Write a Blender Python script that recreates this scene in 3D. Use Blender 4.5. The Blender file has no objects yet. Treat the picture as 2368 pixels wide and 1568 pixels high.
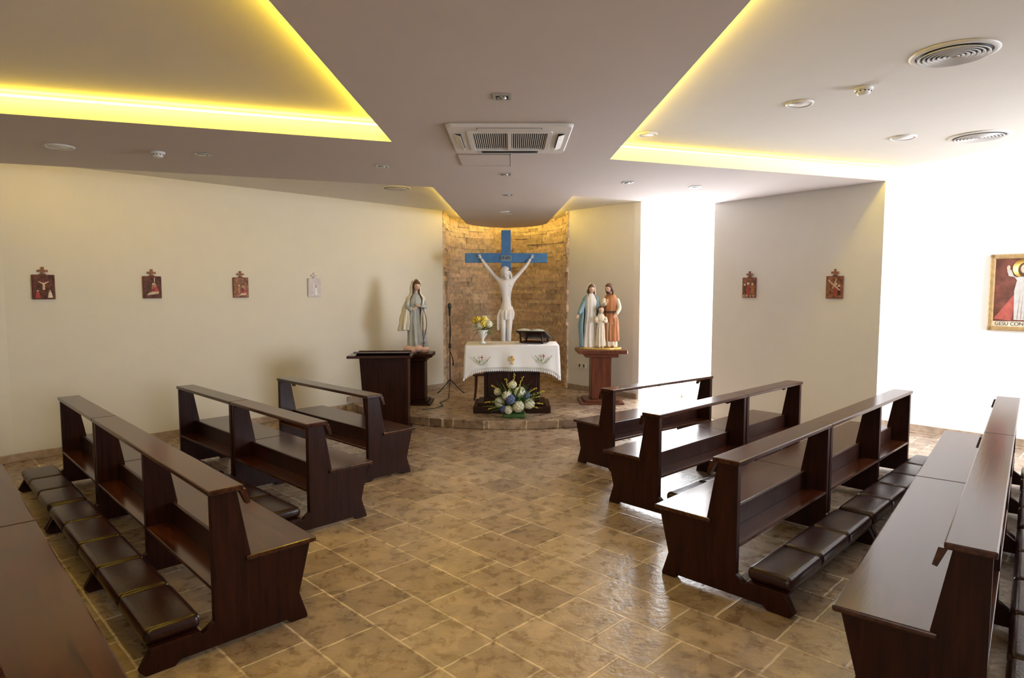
import bpy, bmesh, math, random, bisect
from mathutils import Vector, Matrix
random.seed(7)
scene=bpy.context.scene
try:
    scene.view_settings.view_transform='Standard'
    scene.view_settings.look='None'
except Exception: pass
COL=scene.collection
rad=math.radians
# ------------------------------------------------------------ materials
def newmat(name):
    m=bpy.data.materials.new(name); m.use_nodes=True
    nt=m.node_tree; b=nt.nodes['Principled BSDF']
    return m,nt,b
def lnk(nt,a,b): nt.links.new(a,b)
def mat(name,col,rough=.5,metal=0.,var=.08,scale=20.,bump=0.,spec=.5,emis=None,estr=0.):
    m,nt,b=newmat(name)
    b.inputs['Roughness'].default_value=rough
    b.inputs['Metallic'].default_value=metal
    b.inputs['Specular IOR Level'].default_value=spec
    tc=nt.nodes.new('ShaderNodeTexCoord'); n=nt.nodes.new('ShaderNodeTexNoise')
    n.inputs['Scale'].default_value=scale; n.inputs['Detail'].default_value=4
    lnk(nt,tc.outputs['Object'],n.inputs['Vector'])
    r=nt.nodes.new('ShaderNodeValToRGB')
    c=Vector(col)
    r.color_ramp.elements[0].position=.3; r.color_ramp.elements[1].position=.7
    r.color_ramp.elements[0].color=(*(c*(1-var)),1); r.color_ramp.elements[1].color=(*[min(1,x*(1+var)) for x in c],1)
    lnk(nt,n.outputs['Fac'],r.inputs['Fac']); lnk(nt,r.outputs['Color'],b.inputs['Base Color'])
    if bump>0:
        bp=nt.nodes.new('ShaderNodeBump'); bp.inputs['Strength'].default_value=bump; bp.inputs['Distance'].default_value=.01
        lnk(nt,n.outputs['Fac'],bp.inputs['Height']); lnk(nt,bp.outputs['Normal'],b.inputs['Normal'])
    if emis:
        b.inputs['Emission Color'].default_value=(*emis,1); b.inputs['Emission Strength'].default_value=estr
    return m
def wood(name,c1,c2,rough=.3,axis=(1,12,12),spec=.5):
    m,nt,b=newmat(name)
    b.inputs['Specular IOR Level'].default_value=spec
    tc=nt.nodes.new('ShaderNodeTexCoord'); mp=nt.nodes.new('ShaderNodeMapping')
    mp.inputs['Scale'].default_value=axis
    lnk(nt,tc.outputs['Object'],mp.inputs['Vector'])
    n=nt.nodes.new('ShaderNodeTexNoise'); n.inputs['Scale'].default_value=3; n.inputs['Detail'].default_value=6; n.inputs['Distortion'].default_value=.6
    lnk(nt,mp.outputs['Vector'],n.inputs['Vector'])
    r=nt.nodes.new('ShaderNodeValToRGB'); r.color_ramp.elements[0].position=.3; r.color_ramp.elements[1].position=.72
    r.color_ramp.elements[0].color=(*c1,1); r.color_ramp.elements[1].color=(*c2,1)
    lnk(nt,n.outputs['Fac'],r.inputs['Fac']); lnk(nt,r.outputs['Color'],b.inputs['Base Color'])
    b.inputs['Roughness'].default_value=rough
    bp=nt.nodes.new('ShaderNodeBump'); bp.inputs['Strength'].default_value=.06; bp.inputs['Distance'].default_value=.004
    lnk(nt,n.outputs['Fac'],bp.inputs['Height']); lnk(nt,bp.outputs['Normal'],b.inputs['Normal'])
    return m
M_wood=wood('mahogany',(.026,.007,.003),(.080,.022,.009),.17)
M_woodv=wood('mahogany_shaded',(.014,.0035,.002),(.040,.010,.005),.36,(12,12,1),.22)  # darker copy of the mahogany, shade of upright faces put into the colour
M_red=wood('cherry_wood',(.07,.018,.008),(.17,.045,.018),.3,(12,12,1))
M_leather=mat('maroon_leather',(.024,.006,.006),.28,var=.25,scale=60,bump=.12)
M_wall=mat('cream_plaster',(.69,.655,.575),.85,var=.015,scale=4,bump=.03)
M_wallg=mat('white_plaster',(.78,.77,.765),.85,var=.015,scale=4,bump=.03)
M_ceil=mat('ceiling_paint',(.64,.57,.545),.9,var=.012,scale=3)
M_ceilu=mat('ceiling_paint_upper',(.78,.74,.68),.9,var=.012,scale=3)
M_white=mat('white_plastic',(.8,.78,.76),.45,var=.02)
M_dark=mat('dark_recess',(.03,.03,.03),.6)
M_black=mat('black_metal',(.012,.012,.013),.35)
M_gold=mat('gold_leaf',(.75,.50,.13),.35,metal=.7,var=.15)
M_steel=mat('brushed_steel',(.6,.6,.6),.3,metal=.9)
M_led=mat('led_strip_yellow',(.9,.8,.3),.5,emis=(1,.74,.06),estr=36)
M_led1=mat('led_strip_strong',(.9,.8,.3),.5,emis=(1,.71,.05),estr=72)
M_led2=mat('led_strip_altar',(.9,.8,.3),.5,emis=(1,.70,.12),estr=24)
M_marble=mat('white_marble_paint',(.82,.77,.74),.45,var=.03)
M_blue=mat('cross_blue_paint',(.06,.19,.42),.45,var=.12,scale=14)
M_skin=mat('painted_skin',(.72,.47,.34),.5,var=.05)
M_hair=mat('painted_brown_hair',(.10,.045,.02),.6,var=.3,scale=80,bump=.3)
M_cloth=mat('white_linen',(.85,.83,.82),.8,var=.03,scale=150,bump=.05)
M_green=mat('leaf_green',(.05,.14,.03),.5,var=.4)
M_lgreen=mat('light_leaf_green',(.18,.28,.07),.5,var=.3)
M_yel=mat('yellow_petal',(.75,.58,.08),.6,var=.15)
M_wpet=mat('cream_petal',(.85,.85,.68),.6,var=.08,scale=60)
M_bpet=mat('blue_hydrangea_petal',(.16,.20,.42),.6,var=.25,scale=60)
M_porc=mat('white_porcelain',(.85,.85,.85),.2,var=.02)
M_redp=mat('red_paint',(.45,.04,.04),.6,var=.2)

# floor
def floor_mat():
    m,nt,b=newmat('travertine_tiles')
    g=nt.nodes.new('ShaderNodeNewGeometry'); mp=nt.nodes.new('ShaderNodeMapping')
    mp.inputs['Rotation'].default_value=(0,0,rad(45)); mp.inputs['Location'].default_value=(.13,.21,0)
    lnk(nt,g.outputs['Position'],mp.inputs['Vector'])
    br=nt.nodes.new('ShaderNodeTexBrick'); br.offset=.42; br.squash=.62; br.squash_frequency=2
    br.inputs['Scale'].default_value=1; br.inputs['Brick Width'].default_value=.58; br.inputs['Row Height'].default_value=.36
    br.inputs['Mortar Size'].default_value=.0085; br.inputs['Mortar Smooth'].default_value=.35; br.inputs['Bias'].default_value=0
    br.inputs['Color1'].default_value=(.25,.18,.13,1); br.inputs['Color2'].default_value=(.43,.335,.25,1); br.inputs['Mortar'].default_value=(.66,.55,.43,1)
    n0=nt.nodes.new('ShaderNodeTexNoise'); n0.inputs['Scale'].default_value=9; n0.inputs['Detail'].default_value=3
    lnk(nt,g.outputs['Position'],n0.inputs['Vector'])
    va=nt.nodes.new('ShaderNodeVectorMath'); va.operation='MULTIPLY_ADD'; va.inputs[1].default_value=(.012,.012,.0)
    lnk(nt,n0.outputs['Color'],va.inputs[0]); lnk(nt,mp.outputs['Vector'],va.inputs[2]); lnk(nt,va.outputs[0],br.inputs['Vector'])
    n=nt.nodes.new('ShaderNodeTexNoise'); n.inputs['Scale'].default_value=8; n.inputs['Detail'].default_value=10; n.inputs['Roughness'].default_value=.68; n.inputs['Distortion'].default_value=.35
    lnk(nt,g.outputs['Position'],n.inputs['Vector'])
    r=nt.nodes.new('ShaderNodeValToRGB'); e=r.color_ramp.elements
    e[0].position=.34; e[0].color=(.66,.59,.53,1); e[1].position=.64; e[1].color=(1.12,1.09,1.05,1)
    x=e.new(.47); x.color=(.88,.84,.80,1); x=e.new(.50); x.color=(1.0,.975,.95,1)
    lnk(nt,n.outputs['Fac'],r.inputs['Fac'])
    vo=nt.nodes.new('ShaderNodeTexVoronoi'); vo.inputs['Scale'].default_value=10
    va2=nt.nodes.new('ShaderNodeVectorMath'); va2.operation='MULTIPLY_ADD'; va2.inputs[1].default_value=(.25,.25,.0)
    lnk(nt,n.outputs['Color'],va2.inputs[0]); lnk(nt,g.outputs['Position'],va2.inputs[2]); lnk(nt,va2.outputs[0],vo.inputs['Vector'])
    mr=nt.nodes.new('ShaderNodeMapRange'); mr.inputs['To Min'].default_value=.84; mr.inputs['To Max'].default_value=1.14
    sp=nt.nodes.new('ShaderNodeSeparateColor'); lnk(nt,vo.outputs['Color'],sp.inputs[0]); lnk(nt,sp.outputs[0],mr.inputs['Value'])
    mx=nt.nodes.new('ShaderNodeMix'); mx.data_type='RGBA'; mx.blend_type='MULTIPLY'; mx.inputs['Factor'].default_value=1
    lnk(nt,br.outputs['Color'],mx.inputs[6]); lnk(nt,r.outputs['Color'],mx.inputs[7])
    vm=nt.nodes.new('ShaderNodeVectorMath'); vm.operation='SCALE'; lnk(nt,mx.outputs[2],vm.inputs[0]); lnk(nt,mr.outputs[0],vm.inputs['Scale'])
    lnk(nt,vm.outputs[0],b.inputs['Base Color'])
    mr2=nt.nodes.new('ShaderNodeMapRange'); mr2.inputs['To Min'].default_value=.14; mr2.inputs['To Max'].default_value=.44
    lnk(nt,n.outputs['Fac'],mr2.inputs['Value']); lnk(nt,mr2.outputs[0],b.inputs['Roughness'])
    mth=nt.nodes.new('ShaderNodeMath'); mth.operation='MULTIPLY_ADD'; mth.inputs[1].default_value=-1.6
    lnk(nt,br.outputs['Fac'],mth.inputs[0]); 
    n3=nt.nodes.new('ShaderNodeTexNoise'); n3.inputs['Scale'].default_value=26; n3.inputs['Detail'].default_value=5
    lnk(nt,g.outputs['Position'],n3.inputs['Vector'])
    lnk(nt,n3.outputs['Fac'],mth.inputs[2])
    bp=nt.nodes.new('ShaderNodeBump'); bp.inputs['Strength'].default_value=.6; bp.inputs['Distance'].default_value=.006
    lnk(nt,mth.outputs[0],bp.inputs['Height']); lnk(nt,bp.outputs['Normal'],b.inputs['Normal'])
    return m
M_floor=floor_mat()
M_base=mat('stone_trim',(.36,.27,.20),.4,var=.25,scale=12,bump=.1)
def stone_mat():
    m,nt,b=newmat('split_face_stone')
    a=nt.nodes.new('ShaderNodeVertexColor'); a.layer_name='tint'
    n=nt.nodes.new('ShaderNodeTexNoise'); n.inputs['Scale'].default_value=14; n.inputs['Detail'].default_value=8
    tc=nt.nodes.new('ShaderNodeTexCoord'); lnk(nt,tc.outputs['Object'],n.inputs['Vector'])
    r=nt.nodes.new('ShaderNodeValToRGB'); r.color_ramp.elements[0].position=.25; r.color_ramp.elements[0].color=(.66,.61,.57,1); r.color_ramp.elements[1].position=.7; r.color_ramp.elements[1].color=(1.15,1.12,1.08,1)
    lnk(nt,n.outputs['Fac'],r.inputs['Fac'])
    mx=nt.nodes.new('ShaderNodeMix'); mx.data_type='RGBA'; mx.blend_type='MULTIPLY'; mx.inputs['Factor'].default_value=1
    lnk(nt,a.outputs['Color'],mx.inputs[6]); lnk(nt,r.outputs['Color'],mx.inputs[7]); lnk(nt,mx.outputs[2],b.inputs['Base Color'])
    b.inputs['Roughness'].default_value=.85
    bp=nt.nodes.new('ShaderNodeBump'); bp.inputs['Strength'].default_value=.9; bp.inputs['Distance'].default_value=.03
    lnk(nt,n.outputs['Fac'],bp.inputs['Height']); lnk(nt,bp.outputs['Normal'],b.inputs['Normal'])
    return m
M_stone=stone_mat()

# ------------------------------------------------------------ mesh helpers
def empty(name,loc=(0,0,0),rotz=0.):
    e=bpy.data.objects.new(name,None); e.empty_display_size=.2; COL.objects.link(e)
    e.location=loc; e.rotation_euler=(0,0,rotz); return e
def mk(name,verts,faces,m,parent=None,smooth=False,loc=(0,0,0),rot=(0,0,0)):
    me=bpy.data.meshes.new(name); me.from_pydata([tuple(v) for v in verts],[],faces); me.validate(); 
    bm=bmesh.new(); bm.from_mesh(me); bmesh.ops.recalc_face_normals(bm,faces=bm.faces); bm.to_mesh(me); bm.free()
    if smooth:
        for p in me.polygons: p.use_smooth=True
    o=bpy.data.objects.new(name,me); COL.objects.link(o)
    me.materials.append(m)
    o.location=loc; o.rotation_euler=rot
    if parent: o.parent=parent
    return o
def bev(o,w=.006,seg=2):
    b=o.modifiers.new('bevel','BEVEL'); b.width=w; b.segments=seg; b.limit_method='ANGLE'; b.angle_limit=rad(40); return o
def box(name,x0,x1,y0,y1,z0,z1,m,parent=None,bv=0,**k):
    v=[(x,y,z) for z in (z0,z1) for y in (y0,y1) for x in (x0,x1)]
    f=[(0,2,3,1),(4,5,7,6),(0,1,5,4),(2,6,7,3),(0,4,6,2),(1,3,7,5)]
    o=mk(name,v,f,m,parent,**k)
    if bv: bev(o,bv)
    return o
def prism(name,poly,z0,z1,m,parent=None,bv=0,**k):
    n=len(poly); v=[(x,y,z0) for x,y in poly]+[(x,y,z1) for x,y in poly]
    f=[tuple(range(n))[::-1],tuple(range(n,2*n))]+[(i,(i+1)%n,n+(i+1)%n,n+i) for i in range(n)]
    o=mk(name,v,f,m,parent,**k)
    if bv: bev(o,bv)
    return o
def sideprism(name,poly,x0,x1,m,parent=None,bv=0):
    n=len(poly); v=[(x0,y,z) for y,z in poly]+[(x1,y,z) for y,z in poly]
    f=[tuple(range(n))[::-1],tuple(range(n,2*n))]+[(i,(i+1)%n,n+(i+1)%n,n+i) for i in range(n)]
    o=mk(name,v,f,m,parent)
    if bv: bev(o,bv)
    return o
def lathe(name,prof,m,parent=None,loc=(0,0,0),seg=32,rot=(0,0,0)):
    v=[];f=[]
    for r,z in prof:
        for i in range(seg):
            a=2*math.pi*i/seg; v.append((r*math.cos(a),r*math.sin(a),z))
    for j in range(len(prof)-1):
        for i in range(seg):
            f.append((j*seg+i,j*seg+(i+1)%seg,(j+1)*seg+(i+1)%seg,(j+1)*seg+i))
    f.append(tuple(range(seg))[::-1]); f.append(tuple((len(prof)-1)*seg+i for i in range(seg)))
    return mk(name,v,f,m,parent,True,loc,rot)
def ellip(name,c,r,m,parent=None,rot=(0,0,0),seg=20,fn=None):
    v=[];f=[];R=seg//2
    for j in range(R+1):
        t=math.pi*j/R
        for i in range(seg):
            a=2*math.pi*i/seg
            p=Vector((math.sin(t)*math.cos(a),math.sin(t)*math.sin(a),math.cos(t)))
            if fn: p=fn(p)
            v.append((p.x*r[0],p.y*r[1],p.z*r[2]))
    for j in range(R):
        for i in range(seg): f.append((j*seg+i,j*seg+(i+1)%seg,(j+1)*seg+(i+1)%seg,(j+1)*seg+i))
    return mk(name,v,f,m,parent,True,c,rot)
def skin(name,pts,edges,radii,m,parent=None,sub=2,root=0):
    me=bpy.data.meshes.new(name); me.from_pydata([tuple(p) for p in pts],edges,[]); me.materials.append(m)
    o=bpy.data.objects.new(name,me); COL.objects.link(o)
    if parent: o.parent=parent
    s=o.modifiers.new('skin','SKIN'); s.use_smooth_shade=True
    for i,sv in enumerate(me.skin_vertices[0].data):
        r=radii[i]; sv.radius=(r,r) if not isinstance(r,tuple) else r; sv.use_root=(i==root)
    u=o.modifiers.new('sub','SUBSURF'); u.levels=sub; u.render_levels=sub
    return o
def chain(name,pts,radii,m,parent=None,sub=1):
    return skin(name,pts,[(i,i+1) for i in range(len(pts)-1)],radii,m,parent,sub)
def lerp_keys(keys,t):
    for a,b in zip(keys,keys[1:]):
        if t<=b[0] or b is keys[-1]:
            k=(t-a[0])/(b[0]-a[0]) if b[0]!=a[0] else 0; k=max(0,min(1,k)); k=k*k*(3-2*k)
            return [a[i]+(b[i]-a[i])*k for i in range(len(a))]
def robe(name,keys,m,parent,folds=11,amp=.12,open_=0.,seg=72,rings=36,ph=0.,thick=0,cap=True,facing=-90):
    v=[];f=[];z0,z1=keys[0][0],keys[-1][0]
    closed=open_==0
    n=seg if closed else seg+1
    for j in range(rings+1):
        z=z0+(z1-z0)*j/rings; k=lerp_keys(keys,z)
        for i in range(n):
            if closed: a=2*math.pi*i/seg
            else: a=rad(facing)+rad(open_)+(2*math.pi-2*rad(open_))*i/seg
            w=math.sin(folds*a+ph+1.3*math.sin(z*6+ph))+.45*math.sin((folds*1.7//1)*a+ph*2+z*5)
            s=1+amp*k[5]*w
            v.append((k[1]+k[3]*s*math.cos(a),k[2]+k[4]*s*math.sin(a),z))
    for j in range(rings):
        for i in range(seg):
            i2=(i+1)%n
            f.append((j*n+i,j*n+i2,(j+1)*n+i2,(j+1)*n+i))
    if closed and cap:
        f.append(tuple(range(n))[::-1]); f.append(tuple(rings*n+i for i in range(n)))
    o=mk(name,v,f,m,parent,True)
    if not closed:
        s=o.modifiers.new('th','SOLIDIFY'); s.thickness=thick or .008; s.offset=0
    return o
def hand(name,wrist,direc,up,size,m,parent,curl=.35,mir=1):
    w=Vector(wrist); d=Vector(direc).normalized(); u=Vector(up); u=(u-d*u.dot(d)).normalized(); s=d.cross(u)*mir
    L=size; pts=[w, w+d*L*.2, w+d*L*.45]; 
    chain(name+'_palm',pts,[(L*.12,L*.16),(L*.10,L*.2),(L*.08,L*.2)],m,parent,1)
    for k,(off,ln) in enumerate([(-.17,.42),(-.06,.5),(.06,.46),(.16,.36)]):
        b=w+d*L*.42+s*L*off; p=[b]
        dd=d.copy()
        for q in range(3):
            dd=(dd-u*curl).normalized(); p.append(p[-1]+dd*L*ln/3)
        chain(name+'_finger_%d'%(k+1),p,[L*.055,L*.05,L*.045,L*.035],m,parent,1)
    b=w+d*L*.15-s*L*.14; t=(d*.6-s*.7-u*.2).normalized()
    chain(name+'_thumb',[b,b+t*L*.18,b+(t+d*.5).normalized()*L*.34],[L*.07,L*.06,L*.045],m,parent,1)

def head(name,c,h,m,mh,parent,yaw=0.,pitch=0.,roll=0.,beard=False,longhair=True,hairy=True):
    e=bpy.data.objects.new(name,None); e.empty_display_size=.05; COL.objects.link(e); e.parent=parent; e.location=c
    e.rotation_euler=(pitch,roll,yaw)
    def fn(p):
        q=p.copy()
        if q.z<0: q.x*=1+.30*q.z; q.y*=1+.12*q.z
        return q
    ellip(name+'_skull',(0,0,0),(h*.36,h*.43,h*.5),m,e,fn=fn,seg=24)
    mk(name+'_nose',[(-.05*h,-.40*h,-.12*h),(.05*h,-.40*h,-.12*h),(0,-.53*h,-.11*h),(0,-.42*h,.08*h),(0,-.38*h,-.15*h)],[(0,2,3),(2,1,3),(0,4,2),(4,1,2)],m,e)
    for s in (-1,1):
        ellip(name+'_eye',(s*.14*h,-.385*h,.02*h),(.055*h,.03*h,.022*h),M_hair if m is not M_marble else m,e,seg=10)
        ellip(name+'_brow',(s*.14*h,-.395*h,.085*h),(.08*h,.03*h,.016*h),mh if m is not M_marble else m,e,seg=10)
        ellip(name+'_ear',(s*.36*h,0,-.02*h),(.03*h,.06*h,.1*h),m,e,seg=10)
    ellip(name+'_mouth',(0,-.37*h,-.25*h),(.08*h,.03*h,.02*h),M_redp if m is not M_marble else m,e,seg=10)
    if hairy:
        def fh(p):
            q=p.copy()
            if q.y<-.55 and q.z<.45: q.y=-.55
            return q
        ellip(name+'_hair',(0,.06*h,.07*h),(h*.42,h*.46,h*.5),mh,e,fn=fh,seg=24)
        if longhair:
            for s in (-1,1):
                chain(name+'_lock',[(s*.33*h,.02*h,.1*h),(s*.40*h,.03*h,-.25*h),(s*.36*h,.05*h,-.6*h),(s*.3*h,0,-.8*h)],[.12*h,.13*h,.11*h,.05*h],mh,e,1)
            chain(name+'_nape',[(0,.3*h,.1*h),(0,.36*h,-.3*h),(0,.3*h,-.75*h)],[(.25*h),(.26*h),(.16*h)],mh,e,1)
    if beard:
        ellip(name+'_beard',(0,-.22*h,-.42*h),(.24*h,.2*h,.2*h),mh,e,seg=16)
        ellip(name+'_moustache',(0,-.41*h,-.19*h),(.12*h,.04*h,.03*h),mh,e,seg=10)
    return e

# ------------------------------------------------------------ room shell
ZL,ZU=3.15,3.30
def wallseg(name,A,B,z0,z1,th,m,side=1):
    A=Vector(A);B=Vector(B); d=(B-A).normalized(); n=Vector((-d.y,d.x))*side*th
    return prism(name,[tuple(A),tuple(B),tuple(B+n),tuple(A+n)],z0,z1,m)
prism('floor',[(-9,-3),(9,-3),(9,14.2),(-9,14.2)],-.1,0,M_floor)
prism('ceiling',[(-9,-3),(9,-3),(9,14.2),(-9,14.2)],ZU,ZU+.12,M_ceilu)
LW0,LW1=(-5.5,7.0),(-1.24,11.6)
RW0,RW1=(1.02,11.6),(2.04,10.4)
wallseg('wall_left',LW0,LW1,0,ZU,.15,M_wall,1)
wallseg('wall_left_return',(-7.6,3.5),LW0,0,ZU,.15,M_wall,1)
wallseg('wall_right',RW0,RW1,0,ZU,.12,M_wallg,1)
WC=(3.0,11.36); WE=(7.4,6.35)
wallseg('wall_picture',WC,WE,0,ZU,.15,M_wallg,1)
def baseb(name,A,B,z0=0,h=.09,t=.015,side=-1):
    A=Vector(A);B=Vector(B); d=(B-A).normalized(); n=Vector((-d.y,d.x))*side*t
    o=prism(name,[tuple(A),tuple(B),tuple(B+n),tuple(A+n)],z0,z0+h,M_base); bev(o,.004); return o
baseb('baseboard_left',LW0,(-2.62,10.11),.0,.09)
baseb('baseboard_left_platform',(-2.62,10.11),LW1,.12,.09)
baseb('baseboard_left_return',(-7.6,3.5),LW0)
baseb('baseboard_right',RW0,RW1,.12,.09)
baseb('baseboard_picture',WC,WE)
PA,PB=(2.94,9.46),(4.30,7.53)
wallseg('wall_partition',PA,PB,0,ZL,.12,M_wallg,1)
m,nt,b=newmat('frosted_daylit_glass'); b.inputs['Base Color'].default_value=(.9,.93,1,1); b.inputs['Roughness'].default_value=.6
b.inputs['Emission Color'].default_value=(.93,.96,1,1)
n=nt.nodes.new('ShaderNodeTexNoise'); n.inputs['Scale'].default_value=1.2; mr=nt.nodes.new('ShaderNodeMapRange'); mr.inputs['To Min'].default_value=24; mr.inputs['To Max'].default_value=28
lnk(nt,n.outputs['Fac'],mr.inputs['Value']); lnk(nt,mr.outputs[0],b.inputs['Emission Strength'])
M_pane=m
win=empty('window_1',(RW1[0],RW1[1],0),math.atan2(WC[1]-RW1[1],WC[0]-RW1[0]))
wl=math.hypot(WC[0]-RW1[0],WC[1]-RW1[1])
box('pane',.04,wl-.04,.03,.05,.06,ZU-.05,M_pane,win)
for nm,a in [('sill',(0,wl,-.02,.1,0,.06)),('head',(0,wl,-.02,.1,ZU-.05,ZU-.002)),('jamb_1',(0,.04,-.02,.1,.06,ZU-.05)),('jamb_2',(wl-.04,wl,-.02,.1,.06,ZU-.05)),('mullion',(wl/2-.02,wl/2+.02,0,.08,.06,ZU-.05))]:
    box(nm,*a,M_white,win)

# lower ceiling slab
arc=[(-.87,12.34),(-.78,12.65),(-.62,12.92),(-.38,13.12),(-.11,13.2),(.16,13.12),(.40,12.92),(.57,12.65),(.66,12.34)]
low=[(-1.13,-3),(-1.02,5.57),(-8.2,3.16),(-8.2,5.21),(-5.04,6.51),(-.97,8.0)]+arc+[(.81,8.73),(1.81,9.23),(2.94,9.46),(3.03,9.52),(4.4,7.6),(4.30,7.53),(.94,6.3),(1.2,-3)]
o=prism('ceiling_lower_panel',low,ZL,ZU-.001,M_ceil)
def ledpath(name,pts,off=.035,mm=None):
    P=[Vector(p) for p in pts]; inn=[];out=[]
    for i,p in enumerate(P):
        ds=[]
        if i>0: ds.append((p-P[i-1]).normalized())
        if i<len(P)-1: ds.append((P[i+1]-p).normalized())
        d=sum(ds,Vector((0,0))).normalized(); n=Vector((-d.y,d.x))
        inn.append(tuple(p+n*off)); out.append(tuple(p+n*(off+.012)))
    return prism(name,inn+out[::-1],ZU-.04,ZU-.027,mm or M_led)
ledpath('led_strip',[(-1.13,-1.0),(-1.025,5.53)],.05,M_led1)
ledpath('led_strip',[(-1.06,5.555),(-7.4,3.43)][::-1],-.062,M_led1)
ledpath('led_strip',[(-5.2,6.44),(-.98,8.0),(-.88,12.3)]+arc[1:-1]+[(.67,12.3),(.82,8.76),(1.81,9.25)],.05,M_led2)
ledpath('led_strip',[(4.26,7.50),(.95,6.29),(1.18,-1)],.05)

# stone niche
cx0=-.11; hw=1.13
path=[]
for i in range(9): path.append((cx0-hw,11.6+.7*i/8))
for i in range(1,40):
    a=math.pi-math.pi*i/40; path.append((cx0+hw*math.cos(a),12.3+1.2*math.sin(a)))
for i in range(9): path.append((cx0+hw,12.3-.7*i/8))
outp=[(cx0-hw-.12,11.6)]+[(cx0+(x-cx0)*1.12,11.6+(y-11.6)*1.08) for x,y in path[1:-1]]+[(cx0+hw+.12,11.6)]
prism('wall_niche',path+outp[::-1],0,ZU,M_base)
sm=bpy.data.meshes.new('stone_cladding'); bm=bmesh.new(); cl=bm.loops.layers.color.new('tint')
cum=[0]
for a,b2 in zip(path,path[1:]): cum.append(cum[-1]+math.hypot(b2[0]-a[0],b2[1]-a[1]))
TL=cum[-1]
def pp(s):
    s=max(0,min(TL,s)); i=min(len(path)-2,max(0,bisect.bisect_right(cum,s)-1)); k=(s-cum[i])/(cum[i+1]-cum[i])
    a,b2=path[i],path[i+1]; d=Vector((b2[0]-a[0],b2[1]-a[1])).normalized()
    return Vector((a[0]+(b2[0]-a[0])*k,a[1]+(b2[1]-a[1])*k)),Vector((d.y,-d.x))
z=.12
while z<ZU-.02:
    hh=random.choice([.06,.08,.1,.12]); hh=min(hh,ZU-z)
    s=0
    while s<TL-.02:
        w=random.uniform(.16,.42); 
        if s+w>TL-.12: w=TL-s
        dep=random.uniform(.015,.045)
        t=random.uniform(.88,1.06); c=(.90*t,.83*t*random.uniform(.98,1.02),.76*t,1)
        nsub=2; ring=[]
        for q in range(nsub+1):
            p,nn=pp(s+.001+(w-.002)*q/nsub); ring.append((p-nn*.01,p+nn*(dep+random.uniform(-.008,.008))))
        vb=[];
        for zz in (z+.001,z+hh-.001):
            vb.append(([bm.verts.new((a.x,a.y,zz)) for a,b3 in ring],[bm.verts.new((b3.x,b3.y,zz)) for a,b3 in ring]))
        fs=[]
        for q in range(nsub):
            fs.append(bm.faces.new((vb[0][1][q],vb[0][1][q+1],vb[1][1][q+1],vb[1][1][q])))
            fs.append(bm.faces.new((vb[1][0][q],vb[1][0][q+1],vb[1][1][q+1],vb[1][1][q])))
            fs.append(bm.faces.new((vb[0][0][q],vb[0][0][q+1],vb[0][1][q+1],vb[0][1][q])))
        for q in (0,nsub): fs.append(bm.faces.new((vb[0][0][q],vb[0][1][q],vb[1][1][q],vb[1][0][q])))
        for fc in fs:
            for l in fc.loops: l[cl]=c
        s+=w
    z+=hh
bmesh.ops.recalc_face_normals(bm,faces=bm.faces)
bm.to_mesh(sm); bm.free(); sm.materials.append(M_stone)
so=bpy.data.objects.new('trim_stone_cladding',sm); COL.objects.link(so)

# platform
pc=(-.05,11.5); PR=2.85; pts=[]
for i in range(61):
    a=rad(200+140*i/60); x=pc[0]+PR*math.cos(a); y=pc[1]+PR*math.sin(a)
    d=Vector((LW1[0]-LW0[0],LW1[1]-LW0[1])); 
    if d.x*(y-LW0[1])-d.y*(x-LW0[0])>0: continue
    d=Vector((RW1[0]-RW0[0],RW1[1]-RW0[1]))
    if d.x*(y-RW0[1])-d.y*(x-RW0[0])>0 and x>0: continue
    pts.append((x,y))
plat=pts+[(2.04,10.4),(1.0,11.62),(1.0,13.5),(-1.22,13.5),(-1.22,11.62)]
prism('floor_platform',plat,.001,.12,M_floor,bv=.01)

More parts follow.
